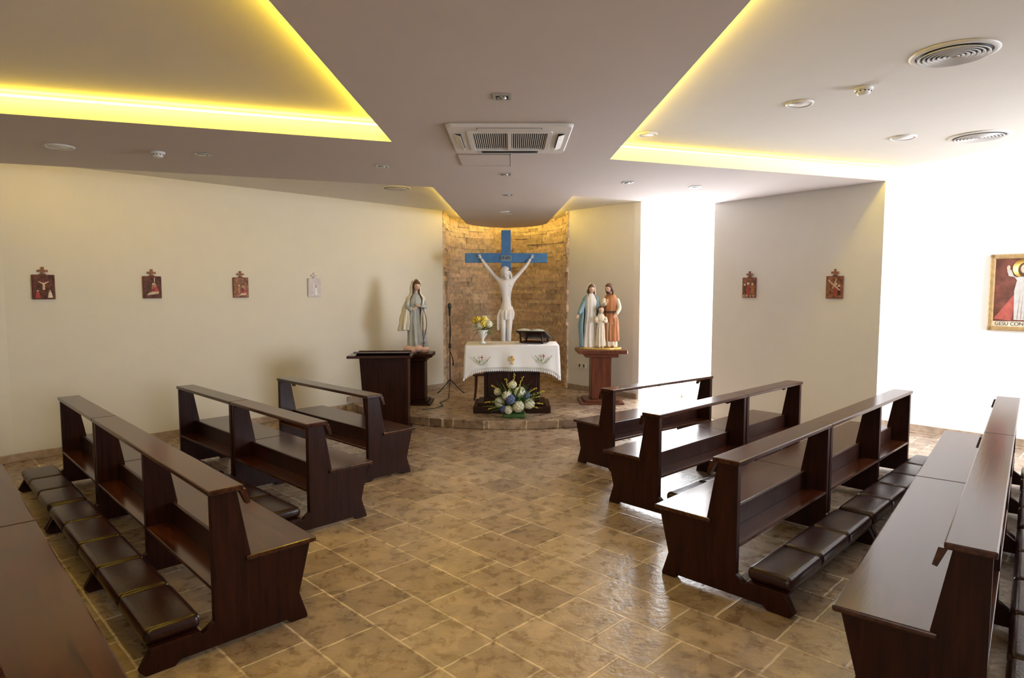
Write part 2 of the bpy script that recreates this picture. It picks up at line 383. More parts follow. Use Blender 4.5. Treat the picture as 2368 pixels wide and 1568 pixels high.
# ------------------------------------------------------------ pews
def end_panel(nm,x0,x1,par,s,kneel=True):
    if kneel:
        poly=[(.0,.16),(.0,.835),(.135,.835),(.205,.44),(.54,.44),(.47,.16),(.515,.02),(.515,0),(.42,0),(.39,.025),(-.17,.025),(-.20,0),(-.33,0),(-.36,.03),(-.31,.12),(-.05,.12)]
    else:
        poly=[(.0,.16),(.0,.835),(.135,.835),(.205,.44),(.54,.44),(.47,.16),(.515,.02),(.515,0),(.42,0),(.39,.025),(.06,.025),(.03,0),(-.05,0),(-.05,.03)]
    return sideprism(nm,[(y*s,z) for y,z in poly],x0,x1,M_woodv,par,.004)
def pew(org,ang,side,posts,kneel=True,ncush=None):
    e=empty('church_pew',(org[0],org[1],0))
    e.rotation_euler=(0,0,ang if side>0 else math.pi-ang)
    fy=1 if side>0 else -1
    def B(nm,x0,x1,y0,y1,z0,z1,m,bv=.004):
        ys=sorted((y0*fy,y1*fy)); return box(nm,x0,x1,ys[0],ys[1],z0,z1,m,e,bv)
    def fl(poly): return [(y*fy,z) for y,z in poly]
    L=posts[-1]; T=.045
    for i,x in enumerate(posts):
        a=x if i==0 else (x-T if i==len(posts)-1 else x-T/2)
        end_panel('end_panel_%d'%(i+1),a,a+T,e,fy,kneel)
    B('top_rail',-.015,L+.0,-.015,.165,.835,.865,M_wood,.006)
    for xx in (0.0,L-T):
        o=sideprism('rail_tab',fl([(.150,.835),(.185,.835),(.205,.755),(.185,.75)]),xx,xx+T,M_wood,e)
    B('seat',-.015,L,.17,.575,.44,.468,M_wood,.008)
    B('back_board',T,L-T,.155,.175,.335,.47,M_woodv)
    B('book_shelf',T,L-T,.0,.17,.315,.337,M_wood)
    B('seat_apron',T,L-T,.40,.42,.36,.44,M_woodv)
    if kneel:
        B('kneeler_board',0,L,-.31,-.07,.115,.135,M_woodv)
        k=ncush or max(1,round(L/.5)); w=(L-.04)/k
        for q in range(k):
            x0=.02+q*w
            o=box('kneeler_cushion_%d'%(q+1),x0+.002,x0+w-.002,*sorted((-.33*fy,-.055*fy)),.135,.22,M_leather,e)
            bb=o.modifiers.new('b','BEVEL'); bb.width=.038; bb.segments=6
            for p in o.data.polygons: p.use_smooth=True
    return e
def row(org,deg,side,units,kneel=True):
    a=rad(deg); d=Vector((math.cos(a)*side,math.sin(a)))
    for (s,posts,nc) in units:
        pew((org[0]+d.x*s,org[1]+d.y*s),a,side,posts,kneel,nc)
row((1.046,6.616),38.5,1,[(0,[0,1.75],None)],False)
row((1.225,5.293),43.3,1,[(0,[0,1.52],3),(1.54,[0,1.28],2)])
row((1.37,3.83),45,1,[(0,[0,1.56],3),(1.58,[0,1.28,2.3],5)])
row((1.914,2.486),51,1,[(0,[0,1.3,2.62],5),(2.64,[0,1.0,2.05],4)])
row((-1.414,6.246),43.5,-1,[(0,[0,1.85],None)],False)
row((-1.58,4.92),44.2,-1,[(0,[0,1.43],3),(1.45,[0,1.38],3)])
row((-1.56,3.262),45.9,-1,[(0,[0,1.25,2.62],5),(2.64,[0,1.42],3)])
row((-1.58,1.62),46.5,-1,[(0,[0,1.3,2.62],5),(2.64,[0,1.8],4)])

# ------------------------------------------------------------ altar
AZ=1.11
alt=empty('altar_table',(0,9.55,.12))
box('foot',-.56,.56,-.36,.30,0,.10,M_woodv,alt,.01)
box('foot_step',-.50,.50,-.30,.24,.10,.14,M_woodv,alt,.01)
box('pedestal',-.41,.41,-.22,.2,.14,.90,M_woodv,alt,.01)
for x in (-.2,.2): box('pedestal_panel',x-.16,x+.16,-.235,-.21,.22,.8,M_woodv,alt,.008)
box('top',-.66,.66,-.36,.36,.90,.975,M_woodv,alt,.008)
def cloth(par):
    hx,hy=.675,.375; N=160
    corners=[(hx,hy),(-hx,hy),(-hx,-hy),(hx,-hy)]
    P=4*(hx+hy)
    def pt(s):
        s%=P
        for a,b2 in ((0,1),(1,2),(2,3),(3,0)):
            A=Vector(corners[a]);Bv=Vector(corners[b2]);l=(Bv-A).length
            if s<=l: 
                d=(Bv-A).normalized(); return A+d*s, min(s,l-s)
            s-=l
        return Vector(corners[0]),0
    v=[];rings=10;top=.985
    for j in range(rings+1):
        k=j/rings
        for i in range(N):
            q,dc=pt(P*i/N)
            out=Vector((0,0))
            if abs(abs(q.x)-hx)<1e-5: out.x=math.copysign(1,q.x)
            if abs(abs(q.y)-hy)<1e-5: out.y=math.copysign(1,q.y)
            cd=math.exp(-dc/.07)
            outw=out.normalized()
            if cd>.05:
                cc=Vector((math.copysign(1,q.x),math.copysign(1,q.y))).normalized(); outw=(outw*(1-cd)+cc*cd)
            hem=.33+.15*math.exp(-dc/.10)
            wave=.012*math.sin(P*i/N*14)+.008*math.sin(P*i/N*23+1)
            off=(k**.7)*.015+k*(wave+.045*cd)
            v.append((q.x+outw.x*off,q.y+outw.y*off,top-hem*k))
    f=[]
    for j in range(rings):
        for i in range(N): f.append((j*N+i,j*N+(i+1)%N,(j+1)*N+(i+1)%N,(j+1)*N+i))
    f.append(tuple(range(N)))
    o=mk('cloth',v,f,M_cloth,par,True)
    s=o.modifiers.new('s','SOLIDIFY'); s.thickness=.004
    lv=[];lf=[]
    base=rings*N
    for i in range(N):
        a=Vector(v[base+i]); c=Vector(v[base+(i+1)%N]); m2=(a+c)/2
        idx=len(lv)
        lv+=[a,c,a+Vector((0,0,-.022)),c+Vector((0,0,-.022)),m2+Vector((0,0,-.011)),m2+Vector((0,0,-.048)),a.lerp(m2,.3)+Vector((0,0,-.011)),c.lerp(m2,.3)+Vector((0,0,-.011))]
        lf+=[(idx,idx+4,idx+6),(idx,idx+1,idx+4),(idx+1,idx+7,idx+4),(idx+2,idx+6,idx+4),(idx+3,idx+4,idx+7),(idx+2,idx+4,idx+5),(idx+3,idx+5,idx+4)]
    mk('lace_edge',lv,lf,M_cloth,par)
cloth(alt)
def flat(nm,pts,m,par,y): 
    return mk(nm,[(x,y,z) for x,z in pts],[tuple(range(len(pts)))],m,par)
M_or=mat('orange_thread',(.7,.33,.05),.7); M_gr=mat('green_thread',(.12,.3,.08),.7)
yE=-.415
def emb(cx,cz):
    box('stitched_cross_v',cx-.005,cx+.005,yE,yE+.004,cz-.0,cz+.075,M_redp,alt); box('stitched_cross_h',cx-.022,cx+.022,yE,yE+.004,cz+.042,cz+.052,M_redp,alt)
    for s in (-1,1):
        for k in range(5):
            x=cx+s*(.02+.02*k); z=cz-.05+.020*k
            flat('wheat_ear',[(x,z),(x+s*.016,z+.010),(x+s*.026,z+.028),(x+s*.006,z+.018)],M_or if k%2 else M_gr,alt,yE)
        chain('wheat_stem',[(cx,yE,cz-.065),(cx+s*.05,yE,cz-.04),(cx+s*.10,yE,cz+.03)],[.003,.003,.002],M_gr,alt,1)
    flat('leaf',[(cx-.05,cz-.03),(cx-.01,cz-.015),(cx-.03,cz+.01)],M_gr,alt,yE-.001)
emb(-.43,.77); emb(.45,.79)
flat('stitched_chalice_cup',[(-.04,.80),(.04,.80),(.028,.77),(.010,.758),(-.010,.758),(-.028,.77)],M_gold,alt,yE)
flat('stitched_chalice_stem',[(-.007,.758),(.007,.758),(.009,.73),(.028,.718),(-.028,.718),(-.009,.73)],M_gold,alt,yE)
ob=lathe('stitched_host',[(.001,-.001),(.018,-.001),(.018,.001),(.001,.001)],M_or,alt,(0,yE,.82),rot=(rad(90),0,0))
box('host_cross',-.003,.003,yE-.003,yE,.825,.85,M_redp,alt)

# book stand
bs=empty('missal_stand',(.33,9.52,AZ),rad(-24))
box('base_plate',-.19,.19,-.12,.12,.012,.03,M_woodv,bs,.004)
for x in (-.16,.16):
    for y in (-.09,.09): lathe('foot',[(.012,0),(.018,.006),(.012,.012)],M_woodv,bs,(x,y,0),16)
TB=rad(-22)
o=box('desk_board',-.23,.23,-.17,.17,-.008,.008,M_woodv,bs,.004); o.location=(0,.0,.115); o.rotation_euler=(TB,0,0)
for x in (-.17,.17): sideprism('strut',[(-.12,.03),(-.095,.03),(-.13,.165),(-.155,.17)],x-.010,x+.010,M_woodv,bs)
for x in (-.17,.17): sideprism('strut_front',[(.09,.03),(.115,.03),(.13,.06),(.105,.07)],x-.010,x+.010,M_woodv,bs)
M_paper=mat('paper',(.75,.76,.70),.7); M_cover=mat('teal_book_cover',(.03,.10,.12),.4)
v=[];N=20
for j in (0,1):
    for i in range(N+1):
        x=-.22+.44*i/N; h=.018+.028*max(0.,math.sin(math.pi*min(1,abs(x)/.22)))**.8 if abs(x)>.001 else .008
        v.append((x,-.15+.3*j,h))
n0=len(v)
for j in (0,1):
    for i in range(N+1): v.append((-.22+.44*i/N,-.15+.3*j,.004))
f=[]
for i in range(N):
    f.append((i,i+1,N+2+i,N+1+i)); f.append((n0+i,n0+i+1,i+1,i)); f.append((n0+N+1+i,n0+N+2+i,N+2+i,N+1+i))
bk=mk('open_book',v,f,M_paper,bs,True); bk.location=(0,0,.125); bk.rotation_euler=(TB,0,0)
o=box('book_cover',-.23,.23,-.16,.16,0,.006,M_cover,bs); o.location=(0,0,.125); o.rotation_euler=(TB,0,0)

def cluster(name,c,r,m,parent,n=60,pr=.018):
    v=[];f=[]
    for k in range(n):
        ph=math.acos(1-2*(k+.5)/n); th=k*2.39996
        d=Vector((math.sin(ph)*math.cos(th),math.sin(ph)*math.sin(th),math.cos(ph)))
        p=Vector(c)+d*r*random.uniform(.9,1.05)
        t1=d.orthogonal().normalized(); t2=d.cross(t1); rot=random.random()*3
        for q in range(4):
            a=rot+q*math.pi/2; dd=t1*math.cos(a)+t2*math.sin(a); ee=t1*math.cos(a+.8)+t2*math.sin(a+.8); gg=t1*math.cos(a-.8)+t2*math.sin(a-.8)
            i=len(v); v+=[p,p+gg*pr*.6+d*pr*.25,p+dd*pr*1.1+d*pr*.15,p+ee*pr*.6+d*pr*.25]; f.append((i,i+1,i+2,i+3))
    mk(name,v,f,m,parent)
    ellip(name+'_core',c,(r*.93,)*3,m,parent,seg=14)
def leaf(name,a,b2,w,m,parent,droop=.02):
    a=Vector(a);b2=Vector(b2);d=b2-a; s=d.cross(Vector((0,0,1))); s=s.normalized() if s.length>1e-4 else Vector((1,0,0))
    v=[];f=[];K=7
    for k in range(K+1):
        t=k/K; p=a+d*t+Vector((0,0,-droop*4*(t-.5)**2+droop)); ww=w*max(0.,math.sin(math.pi*min(1,t*.95+.03)))**.8
        v+=[p-s*ww/2,p+Vector((0,0,-ww*.2)),p+s*ww/2]
    for k in range(K): 
        i=k*3; f+=[(i,i+1,i+4,i+3),(i+1,i+2,i+5,i+4)]
    return mk(name,v,f,m,parent,True)
va=empty('flower_vase',(-.43,9.46,AZ))
lathe('goblet',[(.045,0),(.05,.01),(.02,.03),(.015,.06),(.03,.085),(.06,.13),(.075,.19),(.082,.2),(.07,.2),(.05,.14)],M_porc,va)
for k in range(17):
    a=k*2.4; r=.035+.105*((k%5)/5); c=(r*math.cos(a),r*math.sin(a),.28+.10*random.random()-.25*r)
    cluster('bloom_%d'%k,c,.042,[M_yel,M_wpet][k%2],va,24,.024)
for k in range(16):
    a=k*.9; leaf('leaf_%d'%k,(0,0,.2),(.17*math.cos(a),.12*math.sin(a),.2+.12*math.sin(k*1.7)),.03,[M_green,M_lgreen][k%2],va)
for k in range(4): leaf('fern_%d'%k,(.06,0,.22),(.18+.02*k,-.03+.02*k,.12+.05*k),.035,M_lgreen,va)

fa=empty('floral_arrangement',(.03,8.93,.12))
box('tray',-.16,.16,-.1,.1,.0,.06,M_green,fa,.02)
heads=[(-.20,-.05,.22,.075,0),(-.10,-.09,.32,.07,0),(-.23,-.02,.36,.05,0),(.08,-.08,.36,.085,0),(.06,-.12,.17,.085,0),(.21,-.06,.20,.075,0),(-.08,-.10,.12,.06,0),(-.05,-.13,.27,.07,1),(.17,-.04,.32,.055,1),(-.02,-.02,.46,.055,0),(-.15,-.08,.13,.05,1)]
for i,(x,y,z,r,c) in enumerate(heads): 
    cluster('hydrangea_%d'%i,(x,y,z),r*.9,[M_wpet,M_bpet][c],fa,60,.022)
    chain('stem_%d'%i,[(0,0,.05),(x*.6,y*.5,z*.6),(x,y,z)],[.006,.005,.004],M_green,fa,1)
for k in range(80):
    a=random.uniform(0,2*math.pi); e2=random.uniform(-.1,1.35); L=random.uniform(.28,.46)
    tip=(L*math.cos(a)*math.cos(e2*.7),-.08+.4*L*math.sin(a)*math.cos(e2*.7),.12+L*math.sin(e2)); tip=(tip[0],tip[1],max(.02,tip[2]))
    leaf('leaf_%d'%k,(0,-.04,.1),tip,random.uniform(.03,.06),random.choice([M_green,M_green,M_lgreen]),fa,.03)
for k,(x,z) in enumerate([(.42,.38),(.36,.30),(.30,.42),(.40,.20),(.12,.58),(.0,.62),(-.32,.46),(-.40,.22),(-.36,.12),(-.12,.55),(.33,.14)]):
    st=Vector((0,-.02,.12)); en=Vector((x,-.08,z)); chain('sprig_%d'%k,[st,st.lerp(en,.5)+Vector((0,0,.04)),en],[.004,.003,.002],M_lgreen,fa,1)
    for q in range(22):
        t=.45+.55*q/21; p=st.lerp(en,t)+Vector((random.uniform(-.014,.014),random.uniform(-.014,.014),.04*4*t*(1-t)))
        ellip('bud',p,(.006,.005,.009),M_yel,fa,seg=8)

# ------------------------------------------------------------ crucifix
cr=empty('crucifix',(-.10,10.98,.12))
box('upright',-.08,.08,-.04,.04,0,2.78,M_blue,cr,.004)
box('crossbar',-.695,.695,-.045,.035,2.235,2.395,M_blue,cr,.004)
box('stand_foot',-.3,.3,-.2,.2,0,.05,M_woodv,cr,.01)
box('title_plate',-.09,.09,-.065,-.046,2.265,2.355,mat('plate_grey_blue',(.25,.35,.42),.6),cr,.003)
def text(nm,s,size,loc,rot,m,par,ext=.001,sx=1):
    c=bpy.data.curves.new(nm,'FONT'); c.body=s; c.size=size; c.extrude=ext; c.align_x='CENTER'; c.align_y='CENTER'
    c.materials.append(m); o=bpy.data.objects.new(nm,c); COL.objects.link(o); o.parent=par; o.location=loc; o.rotation_euler=rot; o.scale=(sx,1,1); return o
text('title_lettering','INRI',.085,(0,-.068,2.31),(rad(90),0,0),M_black,cr)
def C(x,y,z): return (x,y,z-.12)
pts=[C(.01,-.13,1.58),C(.012,-.135,1.70),C(.005,-.135,1.80),C(0,-.135,1.92),C(0,-.125,2.02),C(0,-.14,2.11),
     C(-.115,-.11,2.06),C(-.225,-.10,2.17),C(-.335,-.09,2.30),C(-.42,-.08,2.425),
     C(.115,-.11,2.06),C(.225,-.10,2.17),C(.335,-.09,2.30),C(.42,-.08,2.425),
     C(-.055,-.15,1.47),C(-.045,-.20,1.20),C(-.05,-.165,1.06),C(-.015,-.13,.88),C(-.02,-.17,.79),
     C(.06,-.15,1.47),C(.05,-.20,1.20),C(.045,-.17,1.06),C(.02,-.14,.89),C(.012,-.19,.79)]
ed=[(0,1),(1,2),(2,3),(3,4),(4,5),(4,6),(6,7),(7,8),(8,9),(4,10),(10,11),(11,12),(12,13),(0,14),(14,15),(15,16),(16,17),(17,18),(0,19),(19,20),(20,21),(21,22),(22,23)]
rr=[(.095,.07),(.078,.062),(.078,.06),(.118,.08),(.112,.07),.04,.05,.034,.031,.020,.05,.034,.031,.020,.070,.044,.044,.025,.022,.070,.044,.044,.025,.022]
skin('corpus_body',pts,ed,rr,M_marble,cr,2,0)
for s in (-1,1):
    ellip('pectoral',C(s*.048,-.175,1.975),(.046,.022,.034),M_marble,cr)
    for q in range(4): chain('rib',[C(s*.018,-.188,1.915-.03*q),C(s*.055,-.180,1.900-.032*q),C(s*.085,-.150,1.885-.034*q)],[.005,.007,.004],M_marble,cr,1)
for s in (-1,1): hand('hand',C(s*.42,-.08,2.425),(s*.45,-.1,.9),(0,1,0),.10,M_marble,cr,.45,s)
head('corpus_head',C(-.005,-.20,2.185),.185,M_marble,M_marble,cr,yaw=rad(-16),pitch=rad(30),roll=rad(-10),beard=True)
for q in range(3):
    v=[(-.005+.076*math.cos(a),-.185+.085*math.sin(a),2.108+.008*q+.006*math.sin(a*5+q*2)+.03*math.sin(a)*.6) for a in [2*math.pi*i/24 for i in range(24)]]
    skin('crown_of_thorns',v,[(i,(i+1)%24) for i in range(24)],[.005]*24,M_black,cr,1)
robe('loincloth',[(1.28,0.005,-.15,.112,.085,1),(1.38,0.005,-.145,.125,.095,.9),(1.50,0.01,-.13,.098,.08,.4)],M_marble,cr,11,.11)
robe('loincloth_knot',[(1.10,-.12,-.16,.03,.028,1.5),(1.32,-.115,-.16,.04,.035,1),(1.44,-.09,-.17,.035,.035,.5)],M_marble,cr,5,.2)
ellip('foot_block',(0,-.1,.62),(.09,.08,.05),M_blue,cr)

# ------------------------------------------------------------ pedestals
def pedestal(name,loc,w,d,colw,h,m):
    e=empty(name,loc)
    box('foot',-w*.45,w*.45,-d/2,d/2,0,.035,m,e,.008)
    box('plinth',-w*.36,w*.36,-d*.42,d*.42,.035,.07,m,e,.008)
    box('column',-colw/2,colw/2,-colw/2,colw/2,.07,h-.12,m,e,.012)
    box('capital',-w*.34,w*.34,-d*.4,d*.4,h-.12,h-.06,m,e,.01)
    box('top',-w/2,w/2,-d/2,d/2,h-.06,h,m,e,.012)
    return e
pedestal('statue_pedestal',(1.40,10.15,.12),.76,.56,.32,.85,M_red)
pedestal('statue_pedestal',(-1.50,10.05,.12),.54,.5,.30,.80,M_woodv)

M_gown=mat('grey_blue_gown',(.40,.42,.42),.55,var=.12,scale=10)
M_mantle=mat('ivory_mantle',(.74,.69,.58),.55,var=.05)
M_cloud=mat('pink_cloud_plaster',(.75,.50,.42),.7,var=.1)
ms=empty('madonna_statue',(-1.50,10.05,.92),rad(14))
for k in range(9):
    a=k*2*math.pi/9; ellip('cloud',(.12*math.cos(a),.10*math.sin(a),.045+.02*(k%2)),(.09,.085,.06),M_cloud,ms)
robe('gown',[(.05,.02,0,.155,.13,1),(.3,.01,0,.135,.115,1),(.55,-.02,0,.10,.085,.7),(.66,-.02,0,.09,.075,.4),(.80,0,0,.115,.08,.3),(.89,0,0,.07,.055,.1),(.93,0,0,.035,.035,0)],M_gown,ms,10,.10)
robe('mantle',[(.34,-.06,.03,.20,.15,1.2),(.5,-.05,.02,.19,.14,1.1),(.66,-.03,.02,.17,.125,.9),(.84,0,.01,.145,.105,.4),(.93,0,.015,.085,.085,.2),(1.0,.0,.015,.085,.095,.1),(1.10,.01,.02,.075,.085,0),(1.145,.01,.02,.02,.03,0)],M_mantle,ms,9,.09,open_=44,thick=.01,ph=1)
head('head',(.012,-.035,1.035),.155,M_skin,M_hair,ms,yaw=rad(20),pitch=rad(18),roll=rad(6),longhair=False)
chain('neck',[(0,0,.88),(.008,-.015,.99)],[.035,.032],M_skin,ms)
for s in (-1,1):
    chain('sleeve',[(s*.105,0,.84),(s*.145,-.04,.70),(s*.06,-.125,.70+.03*s)],[.045,.048,.036],M_gown,ms,1)
    hand('hand',(s*.06,-.125,.70+.03*s),(-s*.9,-.25,.45),(0,-1,.2),.085,M_skin,ms,.15,s)
robe('draped_fold',[(.36,-.15,-.05,.05,.05,1.4),(.52,-.15,-.06,.05,.05,1),(.68,-.14,-.06,.04,.04,.6)],M_mantle,ms,5,.2)
for k in range(26):
    t=k/25; ellip('rosary_bead',(.10+.05*math.sin(t*math.pi),-.14+.02*t,.70-.5*t),(.009,)*3,M_hair,ms,seg=8)
for k in range(26):
    t=k/25; ellip('rosary_bead',(.10-.01*math.sin(t*math.pi),-.15+.02*t,.70-.5*t),(.009,)*3,M_hair,ms,seg=8)
box('rosary_cross_v',.095,.107,-.15,-.14,.10,.20,M_hair,ms); box('rosary_cross_h',.075,.127,-.15,-.14,.155,.167,M_hair,ms)

M_wh=mat('white_dress',(.80,.76,.70),.55,var=.04); M_cbl=mat('pale_blue_cloak',(.22,.36,.42),.55,var=.12,scale=8)
M_tun=mat('ochre_brown_tunic',(.42,.16,.05),.55,var=.12,scale=8); M_cream=mat('cream_robe',(.72,.64,.50),.6,var=.06)
hf=empty('holy_family_statue',(1.40,10.15,.97))
prism('gold_base',[(.33*math.cos(a),.20*math.sin(a)) for a in [2*math.pi*i/32 for i in range(32)]],0,.025,M_gold,hf,.006)
mx=-.155
robe('mary_dress',[(.025,mx,.02,.13,.10,1),(.3,mx,.02,.10,.085,1),(.55,mx,.02,.085,.07,.6),(.76,mx,.02,.095,.07,.3),(.84,mx,.02,.06,.05,.1),(.88,mx,.02,.03,.03,0)],M_wh,hf,10,.09)
robe('mary_cloak',[(.03,mx-.01,.04,.15,.115,1),(.35,mx-.01,.04,.165,.12,1),(.58,mx,.04,.15,.105,.8),(.78,mx,.035,.125,.085,.3),(.85,mx,.03,.075,.065,.1)],M_cbl,hf,9,.09,open_=50,thick=.01)
robe('mary_veil',[(.70,mx,.045,.10,.085,.8),(.84,mx,.04,.075,.075,.4),(.94,mx,.03,.068,.078,.1),(1.0,mx,.03,.055,.065,0),(1.03,mx,.03,.012,.015,0)],M_wh,hf,9,.07,open_=52,thick=.008)
head('mary_head',(mx+.002,-.005,.935),.14,M_skin,M_hair,hf,yaw=rad(12),pitch=rad(12),longhair=True)
chain('mary_neck',[(mx,.02,.82),(mx,.005,.90)],[.03,.028],M_skin,hf)
for s,(ex,hx2,hz) in ((-1,(mx-.15,mx-.20,.50)),(1,(mx+.12,mx+.13,.60))):
    chain('mary_sleeve',[(mx+s*.09,.03,.78),(ex,.0,.63),(hx2,-.07,hz+.04)],[.042,.045,.03],M_cbl,hf,1)
    hand('mary_hand',(hx2,-.07,hz+.04),(s*.4,-.5,-.7),(0,-1,.6),.08,M_skin,hf,.15,s)
jx=.155
robe('joseph_robe',[(.03,jx,.03,.105,.085,1),(.3,jx,.03,.10,.08,1),(.42,jx,.03,.10,.08,.8)],M_cream,hf,9,.09)
robe('joseph_tunic',[(.12,jx+.01,.03,.125,.10,1),(.4,jx+.01,.03,.115,.09,1),(.57,jx,.03,.10,.08,.5),(.76,jx,.03,.12,.085,.3),(.84,jx,.03,.08,.06,.1),(.88,jx,.03,.035,.035,0)],M_tun,hf,10,.08)
head('joseph_head',(jx-.035,-.015,.95),.145,M_skin,M_hair,hf,yaw=rad(-42),pitch=rad(20),beard=True)
chain('joseph_neck',[(jx,.03,.84),(jx-.025,.0,.92)],[.035,.032],M_skin,hf)
chain('joseph_arm_right',[(jx-.095,.02,.80),(jx-.125,-.05,.69),(jx-.09,-.12,.72)],[.038,.036,.024],M_cream,hf)
hand('joseph_hand',(jx-.09,-.12,.72),(.3,-.2,.8),(0,-1,0),.085,M_skin,hf,.3,-1)
chain('joseph_arm_left',[(jx+.095,.02,.80),(jx+.135,-.03,.64),(jx+.07,-.11,.54)],[.038,.036,.024],M_cream,hf)
hand('joseph_hand',(jx+.07,-.11,.54),(-.6,-.4,-.5),(0,-1,.4),.085,M_skin,hf,.3,1)
robe('joseph_sash',[(.56,jx,.03,.105,.085,.2),(.60,jx,.03,.105,.085,.2)],M_hair,hf,9,.05,rings=4)
for s in (-1,1): 
    ellip('joseph_foot',(jx+s*.04,-.07,.045),(.025,.055,.02),M_skin,hf)
    ellip('child_foot',(-.015+s*.025,-.15,.04),(.018,.035,.015),M_skin,hf)
kx=-.015
robe('child_robe',[(.05,kx,-.10,.075,.06,1),(.25,kx,-.10,.06,.05,1),(.42,kx,-.10,.055,.045,.4),(.50,kx,-.10,.07,.048,.2),(.545,kx,-.10,.045,.035,0),(.56,kx,-.10,.02,.02,0)],M_cream,hf,9,.09)
head('child_head',(kx,-.115,.615),.12,M_skin,M_hair,hf,pitch=rad(4),longhair=False)
chain('child_neck',[(kx,-.10,.53),(kx,-.11,.59)],[.024,.022],M_skin,hf)
for s in (-1,1):
    chain('child_sleeve',[(kx+s*.06,-.10,.515),(kx+s*.085,-.13,.43),(kx+s*.05,-.18,.44)],[.03,.03,.02],M_cream,hf)
    hand('child_hand',(kx+s*.05,-.18,.44),(-s*.4,-.6,.6),(0,-.7,.7),.05,M_skin,hf,.2,s)

# lectern
le=empty('lectern',(-1.70,8.66,0),rad(4))
def frust(nm,x0,x1,X0,X1,y0,y1,Y0,Y1,z0,z1,m,par):
    v=[(x0,y0,z0),(x1,y0,z0),(x1,y1,z0),(x0,y1,z0),(X0,Y0,z1),(X1,Y0,z1),(X1,Y1,z1),(X0,Y1,z1)]
    o=mk(nm,v,[(3,2,1,0),(4,5,6,7),(0,1,5,4),(1,2,6,5),(2,3,7,6),(3,0,4,7)],m,par); bev(o,.006); return o
box('plinth',-.31,.33,-.2,.18,0,.05,M_woodv,le,.006)
frust('body',-.27,.30,-.33,.31,-.16,.14,-.19,.16,.05,1.0,M_woodv,le)
frust('desk_board',-.48,.36,-.48,.36,-.27,.27,-.27,.27,1.0,1.035,M_wood,le)
o=box('reading_slope',-.40,.32,-.2,.22,0,.025,M_wood,le,.005); o.location=(0,0,1.04); o.rotation_euler=(rad(-6),0,0)
box('book_ledge',-.40,.32,.22,.25,1.035,1.06,M_wood,le,.004)

mi=empty('microphone_stand',(-1.04,10.75,.12))
chain('pole',[(0,0,.22),(0,0,.9),(0,0,1.38)],[.011,.009,.008],M_black,mi,1)
for k in range(3):
    a=rad(30+120*k); chain('leg_%d'%(k+1),[(0,0,.28),(.15*math.cos(a),.15*math.sin(a),.12),(.27*math.cos(a),.27*math.sin(a),.012)],[.011,.009,.011],M_black,mi,1)
lathe('clutch',[(.012,0),(.022,.01),(.022,.08),(.012,.09)],M_black,mi,(0,0,.80),16)
chain('boom',[(0,0,.86),(.02,-.02,1.1),(.0,-.03,1.36)],[.007,.007,.007],M_black,mi,1)
lathe('microphone_body',[(.012,0),(.016,.02),(.020,.13),(.028,.14),(.03,.18),(.022,.21),(.006,.22)],M_black,mi,(0,-.02,1.34),16)
chain('boom_counterweight',[(.01,.0,.74),(.05,.03,.60),(.05,.03,.50)],[.007,.008,.016],M_black,mi,1)
mc=empty('microphone_cable',(-1.04,10.4,.12))
chain('cord',[(0,.02,.008),(-.02,-.1,.008),(-.10,-.35,.008),(-.02,-.6,.008),(-.12,-.85,.008),(-.3,-.95,.008)],[.006]*6,M_black,mc,2)

st=empty('wooden_stool',(-.42,10.25,.12))
box('seat',-.2,.2,-.18,.18,.42,.46,M_red,st,.01)
for x in (-.16,.16):
    for y in (-.14,.14): chain('leg',[(x*1.1,y*1.1,0.02),(x,y,.2),(x*.95,y*.95,.43)],[.014,.017,.02],M_red,st)

